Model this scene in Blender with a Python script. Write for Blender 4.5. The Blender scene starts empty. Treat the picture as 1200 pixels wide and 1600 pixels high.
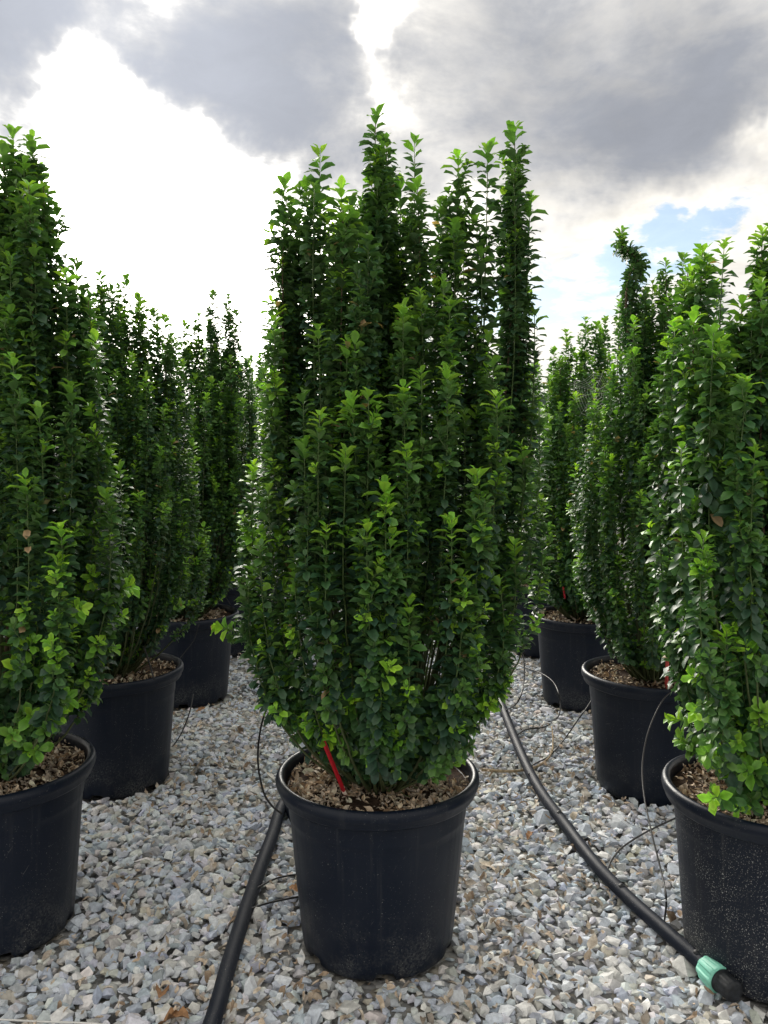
import bpy, bmesh, math
import numpy as np
from mathutils import Matrix, Vector

R = math.radians
rng = np.random.RandomState(7)
sc = bpy.context.scene
COL = sc.collection

# ------------------------------------------------------------------ camera
CAM_H, PITCH, FPX = 1.304, R(4.18), 1280.0          # metres, tilt down, focal length in px of a 1200 px wide frame
cam_d = bpy.data.cameras.new('camera')
cam = bpy.data.objects.new('camera', cam_d); COL.objects.link(cam)
cam.location = (0, 0, CAM_H)
cam.rotation_euler = (R(90) - PITCH, 0, 0)
cam_d.sensor_fit = 'VERTICAL'; cam_d.sensor_height = 36.0
cam_d.lens = FPX / 1600.0 * 36.0
cam_d.clip_start = 0.05; cam_d.clip_end = 3000
sc.camera = cam

# ------------------------------------------------------------------ light: sun behind cloud, back left
SUN_AZ, SUN_EL = R(-17.5), R(24.5)                   # azimuth from +Y (view direction), clockwise positive
sun_d = bpy.data.lights.new('sun', 'SUN')
sun_d.energy = 1.5; sun_d.angle = R(34); sun_d.color = (1.0, 0.95, 0.86)
sun = bpy.data.objects.new('sun', sun_d); COL.objects.link(sun)
sd = Vector((math.sin(SUN_AZ) * math.cos(SUN_EL), math.cos(SUN_AZ) * math.cos(SUN_EL), math.sin(SUN_EL)))
sun.rotation_euler = sd.to_track_quat('Z', 'Y').to_euler()

sc.view_settings.view_transform = 'Standard'
sc.view_settings.look = 'None'
sc.view_settings.gamma = 1.0
sc.view_settings.use_curve_mapping = False
sc.view_settings.exposure = 1.8
sc.render.engine = 'CYCLES'
sc.cycles.use_denoising = True
sc.cycles.max_bounces = 7
sc.cycles.diffuse_bounces = 4
sc.cycles.glossy_bounces = 3
sc.cycles.transmission_bounces = 5
sc.cycles.caustics_reflective = False
sc.cycles.caustics_refractive = False
sc.cycles.use_adaptive_sampling = True


class X:
    """Tiny expression wrapper round shader node sockets."""
    tree = None

    def __init__(self, s): self.s = s

    @staticmethod
    def m(op, *a, clamp=False):
        n = X.tree.nodes.new('ShaderNodeMath'); n.operation = op; n.use_clamp = clamp
        for i, v in enumerate(a):
            if isinstance(v, X): X.tree.links.new(v.s, n.inputs[i])
            else: n.inputs[i].default_value = v
        return X(n.outputs[0])

    def __add__(s, o): return X.m('ADD', s, o)
    __radd__ = __add__
    def __sub__(s, o): return X.m('SUBTRACT', s, o)
    def __rsub__(s, o): return X.m('SUBTRACT', o, s)
    def __mul__(s, o): return X.m('MULTIPLY', s, o)
    __rmul__ = __mul__
    def __truediv__(s, o): return X.m('DIVIDE', s, o)


def smooth(x, a, b, lo=0.0, hi=1.0):
    n = X.tree.nodes.new('ShaderNodeMapRange'); n.interpolation_type = 'SMOOTHSTEP'
    X.tree.links.new(x.s, n.inputs['Value'])
    for k, v in (('From Min', a), ('From Max', b), ('To Min', lo), ('To Max', hi)): n.inputs[k].default_value = v
    return X(n.outputs['Result'])


def mixc(f, a, b, mode='MIX'):
    n = X.tree.nodes.new('ShaderNodeMix'); n.data_type = 'RGBA'; n.blend_type = mode
    for i, v in ((0, f), (6, a), (7, b)):
        if isinstance(v, X): X.tree.links.new(v.s, n.inputs[i])
        elif i == 0: n.inputs[i].default_value = v
        else: n.inputs[i].default_value = (*v, 1)
    return X(n.outputs[2])


def noise(vec, scale, detail=2.0, rough=0.5, dist=0.0, out='Fac'):
    n = X.tree.nodes.new('ShaderNodeTexNoise')
    n.inputs['Scale'].default_value = scale; n.inputs['Detail'].default_value = detail
    n.inputs['Roughness'].default_value = rough; n.inputs['Distortion'].default_value = dist
    if vec is not None: X.tree.links.new(vec.s, n.inputs['Vector'])
    return X(n.outputs[out])


def sep(v):
    n = X.tree.nodes.new('ShaderNodeSeparateXYZ'); X.tree.links.new(v.s, n.inputs[0])
    return [X(o) for o in n.outputs]


def comb(x, y, z):
    n = X.tree.nodes.new('ShaderNodeCombineXYZ')
    for i, v in enumerate((x, y, z)):
        if isinstance(v, X): X.tree.links.new(v.s, n.inputs[i])
        else: n.inputs[i].default_value = v
    return X(n.outputs[0])


def make_world():
    w = bpy.data.worlds.new('World'); sc.world = w; w.use_nodes = True
    t = w.node_tree; X.tree = t
    bg = t.nodes['Background']
    STR = 0.1
    tc = t.nodes.new('ShaderNodeTexCoord'); d = X(tc.outputs['Generated'])
    dx, dy, dz = sep(d)
    az = X.m('ARCTAN2', dx, dy) * 57.29578           # degrees
    el = X.m('ARCSINE', dz) * 57.29578
    # wind-blown wobble of the cloud outlines
    w1 = noise(d, 5.0, 5, 0.6, 0.0, 'Color'); wx, wy, wz = sep(w1)
    w2 = noise(d, 16.0, 4, 0.6, 0.0, 'Color'); vx, vy, vz = sep(w2)
    a2 = az + (wx - 0.5) * 13.0 + (vx - 0.5) * 4.5
    e2 = el + (wy - 0.5) * 9.0 + (vy - 0.5) * 3.5
    # flat cloud deck projection for the fine structure
    dn = X.m('MAXIMUM', dz, 0.0) + 0.22
    p = comb(dx / dn, dy / dn, 0.35)
    n_big = noise(p, 1.3, 3, 0.5) - 0.5
    n_mid = noise(p, 2.6, 9, 0.60, 0.35) - 0.5
    n_fin = noise(p, 8.0, 7, 0.64, 0.4) - 0.5
    # thickness of the cloud: broken overcast, made thinner out of view to brighten the ground, with the banks and gaps seen in the photograph
    T = 0.26 + n_big * 0.8
    for (ca, ce, sa, se, amp) in CLOUDS:
        q = X.m('POWER', (a2 - ca) * (1.0 / sa), 2.0) + X.m('POWER', (e2 - ce) * (1.0 / se), 2.0)
        T = T + X.m('EXPONENT', q * -1.0) * amp
    T = T + n_mid * 1.75 + n_fin * 0.80
    q = X.m('POWER', (az + 14.0) * (1 / 13.0), 2.0) + X.m('POWER', (el - 11.0) * (1 / 11.0), 2.0)
    veil = smooth(X.m('EXPONENT', q * -1.0), 0.25, 0.55)       # milky haze below the hidden sun
    cover = X.m('MAXIMUM', X.m('MAXIMUM', smooth(T, -0.34, 0.10), 0.20), veil)
    thick = smooth(T, 0.02, 1.36)
    # angle to the hidden sun -> forward scattering through thin cloud
    dp = X(None)
    n = t.nodes.new('ShaderNodeVectorMath'); n.operation = 'DOT_PRODUCT'
    t.links.new(d.s, n.inputs[0]); n.inputs[1].default_value = tuple(sd)
    dp = X.m('ARCCOSINE', X(n.outputs['Value'])) * 57.29578
    g1 = X.m('EXPONENT', X.m('POWER', dp * (1 / 12.0), 2.0) * -1.0)
    g2 = X.m('EXPONENT', X.m('POWER', dp * (1 / 42.0), 2.0) * -1.0)
    relief = n_mid * 0.35 + n_fin * 0.45
    thin_l = 0.30 + g2 * 0.09 + relief * 0.75
    thk_l = 0.104 + g2 * 0.02 + g1 * 0.06 + n_fin * 0.04
    thin_c = mixc(1.0, comb(thin_l, thin_l, thin_l), (1.0, 0.955, 0.87), 'MULTIPLY')
    thk_c = mixc(1.0, comb(thk_l, thk_l, thk_l), (0.93, 0.98, 1.10), 'MULTIPLY')
    cloud = mixc(thick, thin_c, thk_c)
    glow = g1 * 5.0 * X.m('POWER', 1.0 - thick, 3.8) + veil * g2 * 1.2 * X.m('POWER', 1.0 - thick, 3.0)
    cloud = mixc(1.0, cloud, mixc(1.0, comb(glow, glow, glow), (1.0, 0.95, 0.86), 'MULTIPLY'), 'ADD')
    sky = t.nodes.new('ShaderNodeTexSky'); sky.sky_type = 'NISHITA'; sky.sun_disc = False
    sky.sun_elevation = SUN_EL; sky.sun_rotation = SUN_AZ
    sky.air_density = 1.0; sky.dust_density = 0.6; sky.ozone_density = 2.0
    blue = X(sky.outputs[0])
    blue = mixc(1.0, blue, (0.40, 0.42, 0.42), 'MULTIPLY')
    cl = mixc(1.0, cloud, (1 / STR, 1 / STR, 1 / STR), 'MULTIPLY')
    out = mixc(cover, blue, cl)
    t.links.new(out.s, bg.inputs['Color'])
    bg.inputs['Strength'].default_value = STR


# banks (+) and gaps (-): azimuth, elevation, half widths (degrees), amount
CLOUDS = [
    (2.0, 23.0, 45.0, 12.0, 0.32),     # added thickness in view only; unseen sky left thinner to light the ground
    (-23.5, 26.0, 4.6, 3.4, 1.15),     # dark bank top left
    (-25.5, 21.5, 2.6, 3.0, 0.45),
    (-18.5, 14.0, 7.5, 7.5, -0.70),    # bright gap in front of the sun
    (-10.0, 8.5, 9.0, 5.5, -0.75),
    (-19.0, 21.5, 2.2, 2.6, -0.95),
    (-9.5, 26.5, 9.5, 5.5, 0.60),      # broad grey bank, centre left
    (-13.5, 21.8, 4.6, 3.2, 0.60),
    (-6.5, 20.0, 5.5, 3.2, 0.55),
    (1.0, 26.6, 1.6, 1.9, -3.4),       # blue hole at the top
    (0.8, 22.2, 1.3, 1.2, -0.35),
    (-1.5, 19.5, 3.0, 2.5, 0.25),
    (13.0, 24.0, 10.0, 7.0, 0.42),     # grey bank, right
    (18.0, 19.5, 9.0, 4.0, 0.50),
    (7.0, 20.0, 3.5, 2.5, 0.25),
    (13.0, 11.5, 7.0, 3.0, -0.42),     # light cloud and blue below it
    (20.5, 14.3, 5.0, 1.7, -0.78),
    (10.5, 10.5, 3.5, 4.0, -0.30),
    (24.5, 18.6, 1.6, 1.4, -0.7),
    (5.5, 15.8, 1.4, 1.4, -0.8),
]
make_world()


# ------------------------------------------------------------------ places on the ground from sight lines
CP, SP = math.cos(PITCH), math.sin(PITCH)


def at(px, py, Y):
    """The point at depth Y (world y) on the sight line of the photo position (px, py)."""
    a = (px - 600) / FPX; b = (800 - py) / FPX
    dy = CP + b * SP; dz = b * CP - SP
    return np.array([a * Y / dy, Y, CAM_H + dz * Y / dy])


def on_ground(px, py, z=0.0):
    a = (px - 600) / FPX; b = (800 - py) / FPX
    dy = CP + b * SP; dz = b * CP - SP
    k = (z - CAM_H) / dz
    return np.array([a * k, dy * k, z])


# ------------------------------------------------------------------ objects
def setp(o, label=None, cat=None, group=None, kind=None):
    if label: o['label'] = label
    if cat: o['category'] = cat
    if group: o['group'] = group
    if kind: o['kind'] = kind
    return o


def link(name, data, parent=None):
    o = bpy.data.objects.new(name, data); COL.objects.link(o)
    if parent is not None: o.parent = parent
    return o


def np_mesh(name, V, F, mat, col=None, smooth_=True):
    """Mesh from a vertex array and a triangle (or quad) array, with an optional colour per vertex."""
    V = np.asarray(V, np.float32).reshape(-1, 3); F = np.asarray(F, np.int32)
    k = F.shape[1]
    me = bpy.data.meshes.new(name)
    me.vertices.add(len(V)); me.vertices.foreach_set('co', V.ravel())
    me.loops.add(F.size); me.loops.foreach_set('vertex_index', F.ravel())
    me.polygons.add(len(F)); me.polygons.foreach_set('loop_start', np.arange(0, F.size, k, dtype=np.int32))
    me.polygons.foreach_set('use_smooth', np.full(len(F), smooth_, dtype=bool))
    if col is not None:
        at_ = me.attributes.new('tint', 'FLOAT_COLOR', 'POINT')
        c = np.ones((len(V), 4), np.float32); c[:, :3] = col
        at_.data.foreach_set('color', c.ravel())
    me.update(calc_edges=True); me.validate()
    if mat: me.materials.append(mat)
    return me


# ------------------------------------------------------------------ materials
def new_mat(name):
    m = bpy.data.materials.new(name); m.use_nodes = True
    X.tree = m.node_tree
    return m, m.node_tree, m.node_tree.nodes['Principled BSDF']


def attr(name):
    n = X.tree.nodes.new('ShaderNodeAttribute'); n.attribute_name = name
    return X(n.outputs['Color'])


def texco(o='Object'):
    n = X.tree.nodes.new('ShaderNodeTexCoord'); return X(n.outputs[o])


def bump(t, b, h, strength, dist):
    n = t.nodes.new('ShaderNodeBump'); n.inputs['Strength'].default_value = strength; n.inputs['Distance'].default_value = dist
    t.links.new(h.s, n.inputs['Height']); t.links.new(n.outputs[0], b.inputs['Normal'])


def leaf_material():
    m, t, b = new_mat('glossy_leaf')
    c = attr('tint')
    pos = X(t.nodes.new('ShaderNodeNewGeometry').outputs['Position'])
    nv = noise(pos, 60.0, 3, 0.6)
    c1 = mixc(1.0, c, mixc(nv, (0.78, 0.80, 0.80), (1.22, 1.20, 1.15)), 'MULTIPLY')
    geo = t.nodes.new('ShaderNodeNewGeometry')
    under = mixc(0.45, c1, (0.16, 0.25, 0.10))        # leaf underside is paler
    c2 = mixc(X(geo.outputs['Backfacing']), c1, under)
    t.links.new(c2.s, b.inputs['Base Color'])
    b.inputs['Roughness'].default_value = 0.47
    b.inputs['Specular IOR Level'].default_value = 0.45
    tr = t.nodes.new('ShaderNodeBsdfTranslucent')
    tcol = mixc(1.0, c1, (1.95, 1.9, 0.8), 'MULTIPLY')
    t.links.new(tcol.s, tr.inputs['Color'])
    mx = t.nodes.new('ShaderNodeMixShader'); mx.inputs[0].default_value = 0.22
    t.links.new(b.outputs[0], mx.inputs[1]); t.links.new(tr.outputs[0], mx.inputs[2])
    t.links.new(mx.outputs[0], t.nodes['Material Output'].inputs['Surface'])
    return m


def tint_material(name, rough, nscale, lo, hi, bump_s=0.0, bscale=200.0, spec=0.3, mottled=0.0):
    m, t, b = new_mat(name)
    c = attr('tint'); pos = X(t.nodes.new('ShaderNodeNewGeometry').outputs['Position'])
    nv = noise(pos, nscale, 4, 0.6)
    c1 = mixc(1.0, c, mixc(smooth(nv, 0.3, 0.7), lo, hi), 'MULTIPLY')
    t.links.new(c1.s, b.inputs['Base Color'])
    b.inputs['Roughness'].default_value = rough
    b.inputs['Specular IOR Level'].default_value = spec
    if bump_s: bump(t, b, noise(pos, bscale, 4, 0.65), bump_s, 0.002)
    return m


def plastic_material(name, dust, dust_low, rough=0.42, scale=1.0):
    """Black moulded plastic with dust, drips and scuffs."""
    m, t, b = new_mat(name)
    o = texco('Object'); x, y, z = sep(o)
    info = X(t.nodes.new('ShaderNodeObjectInfo').outputs['Random'])
    ang = X.m('ARCTAN2', x, y)
    sh = comb(x + info * 37.0, y + info * 11.0, z)
    streak = noise(comb(ang * 6.0, info * 9.0, z * 1.4), 2.2, 5, 0.65)
    fine = noise(sh, 160.0 * scale, 3, 0.6)
    big = noise(sh, 9.0, 4, 0.6)
    speck = smooth(noise(sh, 330.0 * scale, 1, 0.4), 0.755 - 0.075 * dust, 0.81 - 0.065 * dust)
    scr = smooth(noise(comb(x * 3.0 + z * 2.0 + info, y * 3.0, z * 60.0 - x * 90.0), 5.0, 3, 0.5), 0.72 - 0.03 * dust, 0.80)
    low = smooth(z, 0.02, 0.22, 1.0, 0.0)
    dirt = X.m('MULTIPLY', smooth(big, 0.35, 0.75), smooth(fine, 0.35, 0.75)) * (dust_low * 1.0) * low + \
        smooth(streak, 0.52, 0.80) * 0.10 * (0.4 + dust)
    base = mixc(X.m('MINIMUM', dirt, 0.85), (0.0060, 0.0105, 0.0225), (0.20, 0.20, 0.185))
    base = mixc(X.m('MINIMUM', speck * smooth(big, 0.30, 0.62) * (0.5 + 0.5 * dust) * smooth(z, 0.0, 0.42, 1.0, 0.45) * smooth(streak, 0.34, 0.60, 0.35, 1.0) + scr * 0.28, 1.0), base, (0.50, 0.50, 0.47))
    t.links.new(base.s, b.inputs['Base Color'])
    rr = 0.36 + smooth(streak, 0.35, 0.8) * 0.16 + speck * 0.3 + dirt * 0.4 + (rough - 0.42)
    t.links.new(rr.s, b.inputs['Roughness'])
    b.inputs['Specular IOR Level'].default_value = 0.28
    bump(t, b, noise(sh, 14.0, 2, 0.5) * 1.0 + fine * 0.06, 0.22, 0.006)
    return m


def plain(name, col, rough, spec=0.5, vary=0.25, nscale=40.0, bump_s=0.0):
    m, t, b = new_mat(name)
    pos = texco('Object')
    nv = noise(pos, nscale, 4, 0.6)
    lo = tuple(v * (1 - vary) for v in col); hi = tuple(min(1, v * (1 + vary)) for v in col)
    c = mixc(smooth(nv, 0.3, 0.7), lo, hi)
    t.links.new(c.s, b.inputs['Base Color'])
    b.inputs['Roughness'].default_value = rough; b.inputs['Specular IOR Level'].default_value = spec
    if bump_s: bump(t, b, noise(pos, nscale * 4, 4, 0.6), bump_s, 0.003)
    return m


M_LEAF = leaf_material()
M_STONE = tint_material('crushed_limestone', 0.75, 70.0, (0.80, 0.80, 0.80), (1.14, 1.14, 1.13), 0.35, 260.0, 0.25)
M_DRY = tint_material('dry_leaf', 0.70, 90.0, (0.70, 0.66, 0.62), (1.15, 1.15, 1.15), 0.25, 220.0, 0.25)
M_BARK = plain('shrub_bark', (0.13, 0.095, 0.065), 0.85, 0.2, 0.5, 60.0, 0.6)
M_SOIL = plain('potting_soil', (0.055, 0.036, 0.026), 0.95, 0.15, 0.5, 70.0, 0.9)
M_POT = plastic_material('black_plastic', 0.62, 0.6)
M_POT_DUSTY = plastic_material('dusty_black_plastic', 1.75, 0.75, 0.50)
M_PIPE = plastic_material('black_polyethylene', 0.6, 0.0, 0.60, 1.6)
M_TUBE = plain('black_tubing', (0.012, 0.012, 0.014), 0.5, 0.4, 0.2)
M_TEAL = plain('mint_green_plastic', (0.26, 0.68, 0.54), 0.45, 0.45, 0.10, 25.0)
M_CAP = plain('charcoal_plastic', (0.020, 0.023, 0.028), 0.55, 0.4, 0.4, 60.0, 0.15)
M_RED = plain('red_plastic', (0.55, 0.015, 0.03), 0.4, 0.5, 0.15)
M_RED_FADED = plain('faded_red_plastic', (0.50, 0.07, 0.06), 0.5, 0.4, 0.15)
M_ORANGE = plain('orange_wood', (0.42, 0.13, 0.05), 0.6, 0.3, 0.2)
M_CORD = plain('white_cord', (0.72, 0.72, 0.70), 0.8, 0.2, 0.1)
M_STEEL = plain('grey_steel', (0.35, 0.36, 0.37), 0.5, 0.5, 0.1)
M_TWIG = plain('dry_twig', (0.33, 0.26, 0.17), 0.85, 0.2, 0.35, 50.0, 0.4)
M_WEB = plain('spider_silk', (0.70, 0.70, 0.70), 0.6, 0.3, 0.05)


def ground_material():
    m, t, b = new_mat('gravel_bed')
    pos = X(t.nodes.new('ShaderNodeNewGeometry').outputs['Position'])
    v = t.nodes.new('ShaderNodeTexVoronoi'); v.inputs['Scale'].default_value = 42.0
    t.links.new(pos.s, v.inputs['Vector'])
    cr, cg, cb = sep(X(v.outputs['Color']))
    col = mixc(cr, (0.20, 0.20, 0.20), (0.42, 0.42, 0.41))
    col = mixc(smooth(cg, 0.7, 0.95), col, (0.36, 0.33, 0.28))
    far = noise(pos, 0.7, 4, 0.6)
    col = mixc(1.0, col, mixc(far, (0.8, 0.8, 0.8), (1.1, 1.1, 1.1)), 'MULTIPLY')
    t.links.new(col.s, b.inputs['Base Color'])
    b.inputs['Roughness'].default_value = 0.9
    bump(t, b, 1.0 - X(v.outputs['Distance']), 0.8, 0.02)
    return m


M_GROUND = ground_material()

# ------------------------------------------------------------------ where the pots stand
POT_R, POT_RB, POT_H = 0.27, 0.203, 0.462
SOIL_Z = 0.428
C0 = (-0.017, 2.125)
ROW_L = [(-1.072, 2.181), (-1.067, 3.177), (-1.041, 4.285), (-1.045, 5.34), (-1.05, 6.40), (-1.04, 7.45), (-1.05, 8.5), (-1.04, 9.55)]
ROW_R = [(0.989, 2.024), (1.041, 3.120), (1.043, 4.231), (1.045, 5.30), (1.04, 6.36), (1.05, 7.42), (1.04, 8.47), (1.05, 9.5)]
OUT_L = [(-2.12, 4.25), (-2.10, 5.3), (-2.12, 6.4), (-2.1, 7.45)]
OUT_R = [(2.10, 4.2), (2.12, 5.3), (2.10, 6.4), (2.12, 7.4)]
ALLPOTS = [C0] + ROW_L + ROW_R + OUT_L + OUT_R


# ------------------------------------------------------------------ ground, gravel, stones
def hull_templates(n, pts, seed):
    r = np.random.RandomState(seed); out = []
    while len(out) < n:
        bm = bmesh.new()
        p = r.normal(size=(pts, 3)); p /= np.linalg.norm(p, axis=1, keepdims=True)
        p *= r.uniform(0.82, 1.08, (pts, 1))
        p *= np.array([1.0, r.uniform(0.62, 0.95), r.uniform(0.36, 0.66)])
        vs = [bm.verts.new(q) for q in p]
        bmesh.ops.convex_hull(bm, input=vs)
        bmesh.ops.delete(bm, geom=[v for v in bm.verts if not v.link_faces], context='VERTS')
        bmesh.ops.triangulate(bm, faces=bm.faces[:])
        bmesh.ops.recalc_face_normals(bm, faces=bm.faces[:])
        bm.verts.index_update()
        V = np.array([v.co[:] for v in bm.verts]); F = np.array([[v.index for v in f.verts] for f in bm.faces])
        out.append((V, F)); bm.free()
    return out


def rot_mats(n, r, tilt):
    """Random rotations: any heading, tilt up to `tilt` radians about a random level axis."""
    a = r.uniform(0, 2 * np.pi, n); b = r.normal(0, tilt, n); c = r.uniform(0, 2 * np.pi, n)
    ca, sa, cb, sb = np.cos(a), np.sin(a), np.cos(b), np.sin(b)
    Z = np.zeros(n); O = np.ones(n)
    A = np.stack([np.stack([ca, -sa, Z], -1), np.stack([sa, ca, Z], -1), np.stack([Z, Z, O], -1)], 1)
    B = np.stack([np.stack([O, Z, Z], -1), np.stack([Z, cb, -sb], -1), np.stack([Z, sb, cb], -1)], 1)
    cc, s2 = np.cos(c), np.sin(c)
    D = np.stack([np.stack([cc, -s2, Z], -1), np.stack([s2, cc, Z], -1), np.stack([Z, Z, O], -1)], 1)
    return np.einsum('nij,njk,nkl->nil', D, B, A)


STONE_COLS = np.array([(0.40, 0.43, 0.48), (0.33, 0.36, 0.41), (0.47, 0.48, 0.50), (0.44, 0.42, 0.38), (0.38, 0.35, 0.31),
                       (0.55, 0.55, 0.54), (0.45, 0.39, 0.30), (0.29, 0.29, 0.30), (0.35, 0.40, 0.49)])
STONE_COLS = np.minimum((STONE_COLS * .68 + STONE_COLS.mean(1, keepdims=True) * .32) * 1.52 * np.array([.965, 1.0, 1.045]), .78)
STONE_P = np.array([0.24, 0.16, 0.16, 0.15, 0.08, 0.10, 0.03, 0.04, 0.04])


def undul(x, y):
    return 0.008 * np.sin(x * 3.1 + y * 1.7) + 0.006 * np.sin(x * 7.3 - y * 4.1 + 1.0) + 0.004 * np.sin(x * 13.0 + y * 11.0)


def clear_of_pots(x, y, rad):
    k = np.ones(len(x), bool)
    for (cx, cy) in ALLPOTS: k &= (x - cx) ** 2 + (y - cy) ** 2 > rad ** 2
    return k


def scatter(x0, x1, y0, y1, step, r):
    gx, gy = np.meshgrid(np.arange(x0, x1, step), np.arange(y0, y1, step))
    x = gx.ravel() + r.uniform(-.55, .55, gx.size) * step; y = gy.ravel() + r.uniform(-.55, .55, gx.size) * step
    return x, y


def place(templates, pos, rot, scale, cols, r):
    Vs, Fs, Cs, off = [], [], [], 0
    pick = r.randint(0, len(templates), len(pos))
    for i, (V, F) in enumerate(templates):
        k = np.where(pick == i)[0]
        if not len(k): continue
        W = np.einsum('nij,vj->nvi', rot[k], V) * scale[k][:, None, None] + pos[k][:, None, :]
        Vs.append(W.reshape(-1, 3)); Cs.append(np.repeat(cols[k], len(V), 0))
        Fs.append((F[None] + (np.arange(len(k)) * len(V))[:, None, None]).reshape(-1, 3) + off)
        off += len(k) * len(V)
    return np.concatenate(Vs), np.concatenate(Fs), np.concatenate(Cs)


def build_ground():
    r = np.random.RandomState(11)
    n = 10
    V = np.array([(-900, -900, 0), (900, -900, 0), (900, 900, 0), (-900, 900, 0)], float); V[:, 2] = -0.012
    g = link('ground', np_mesh('ground', V, np.array([[0, 1, 2, 3]]), M_GROUND, None, False))
    setp(g, 'grey gravel yard that the potted shrubs stand on', 'ground', kind='structure')
    near_t = hull_templates(16, 12, 3); far_t = hull_templates(10, 9, 4)
    P, S = [], []
    specs = [(-2.0, 2.0, 1.35, 2.9, 0.0262, 0.0184, 0.006), (-2.0, 2.0, 1.35, 2.9, 0.034, 0.0172, 0.020),
             (-2.0, 2.0, 2.9, 4.7, 0.030, 0.0185, 0.006), (-2.0, 2.0, 2.9, 4.7, 0.040, 0.0165, 0.018)]
    for (x0, x1, y0, y1, st, sz, z) in specs:
        x, y = scatter(x0, x1, y0, y1, st, r)
        s = sz * np.exp(r.normal(0, 0.30, len(x)))
        k = clear_of_pots(x, y, 0.219 if z > .01 else 0.205) & (np.abs(x) < 0.62 * y + 0.25)
        x, y, s = x[k], y[k], s[k]
        P.append(np.stack([x, y, z * 0.6 + undul(x, y) * 0.7 + r.uniform(-.004, .004, len(x)) - 0.006], -1)); S.append(s)
    P = np.concatenate(P); S = np.concatenate(S)
    cols = STONE_COLS[r.choice(len(STONE_COLS), len(P), p=STONE_P)] * r.uniform(0.80, 1.18, (len(P), 1)) * r.uniform(.96, 1.04, (len(P), 3))
    rot = rot_mats(len(P), r, 0.40)
    # the 300 stones that show largest become pieces of their own
    dep = P[:, 1]
    vis = (np.abs(P[:, 0]) < 0.46 * dep - 0.02) & (dep > 1.76) & (P[:, 2] > 0.003 + undul(P[:, 0], P[:, 1]) * .7) & clear_of_pots(P[:, 0], P[:, 1], 0.22)
    idx = np.where(vis)[0]; idx = idx[np.argsort(-(S[idx] / dep[idx]))][:300]
    big = np.zeros(len(P), bool); big[idx] = True
    meshes = []
    for i, (V, F) in enumerate(near_t[:10]):
        for j in range(5):
            c = STONE_COLS[[0, 1, 3, 5, 2][j]] * (0.9 + 0.05 * (i % 5))
            meshes.append(np_mesh('stone', V, F, M_STONE, np.repeat(c[None], len(V), 0), False))
    for q in idx:
        o = link('stone', meshes[r.randint(len(meshes))], g)
        m = Matrix(rot[q].tolist()).to_4x4(); m = Matrix.Translation(P[q].tolist()) @ m @ Matrix.Scale(float(S[q]), 4)
        o.matrix_local = m
    rest = ~big
    V, F, Cc = place(near_t, P[rest], rot[rest], S[rest], cols[rest], r)
    # farther off, coarser
    x, y = scatter(-2.6, 2.6, 4.7, 9.8, 0.042, r); k = clear_of_pots(x, y, POT_RB)
    x, y = x[k], y[k]
    P2 = np.stack([x, y, undul(x, y) * .7 + r.uniform(-.006, .006, len(x))], -1)
    c2 = STONE_COLS[r.choice(len(STONE_COLS), len(P2), p=STONE_P)] * r.uniform(0.80, 1.15, (len(P2), 1))
    V2, F2, C2 = place(far_t, P2, rot_mats(len(P2), r, .4), 0.026 * np.exp(r.normal(0, .22, len(P2))), c2, r)
    me = np_mesh('gravel', np.concatenate([V, V2]), np.concatenate([F, F2 + len(V)]), M_STONE, np.concatenate([Cc, C2]), False)
    setp(link('gravel', me, g), kind='stuff')
    return g


GROUND = build_ground()


# ------------------------------------------------------------------ leaves
def leaf_template(n, wmax, curl, fold, twist, wave, dry=False):
    """One leaf of unit length along +y, upper face +z: base, rows of three, tip."""
    if dry: ts = np.linspace(0, 1, n + 2)[1:-1]
    else: ts = {3: [.24, .58, .84], 2: [.34, .74], 1: [.52]}[n]
    prof = (lambda t: wmax * np.sin(np.pi * t ** 0.82) ** 0.72) if dry else (lambda t: wmax * np.interp(t, [0, .24, .34, .52, .58, .74, .84, 1], [0, .56, .76, .98, 1.0, .80, .54, 0]))
    V = [(0, 0, 0)]; edge = [0.0]

    def pt(t):
        if curl == 0: return t, 0.0, 0.0
        a = curl * t                                   # bends along an arc
        return math.sin(a) / curl, -(1 - math.cos(a)) / curl, -a
    for i, t in enumerate(ts):
        y, z, a = pt(t); w = prof(t); tw = twist * (t - .3)
        for sx in (-1, 0, 1):
            lx = sx * w * math.cos(fold); lz = abs(sx) * w * math.sin(fold) + sx * wave * math.sin(i * 2.4)
            lx, lz = lx * math.cos(tw) - lz * math.sin(tw), lx * math.sin(tw) + lz * math.cos(tw)
            V.append((lx, y - lz * math.sin(a), z + lz * math.cos(a))); edge.append(1.0 if sx else 0.25)
    y, z, a = pt(1.0); V.append((0, y, z)); edge.append(1.0)
    F = [(0, 2, 1), (0, 3, 2)]
    for i in range(n - 1):
        b = 1 + 3 * i
        for q in (0, 1):
            F += [(b + q, b + q + 1, b + q + 4), (b + q, b + q + 4, b + q + 3)]
    b = 1 + 3 * (n - 1); L = len(V) - 1
    F += [(b, b + 1, L), (b + 1, b + 2, L)]
    return np.array(V), np.array(F), np.array(edge)


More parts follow.
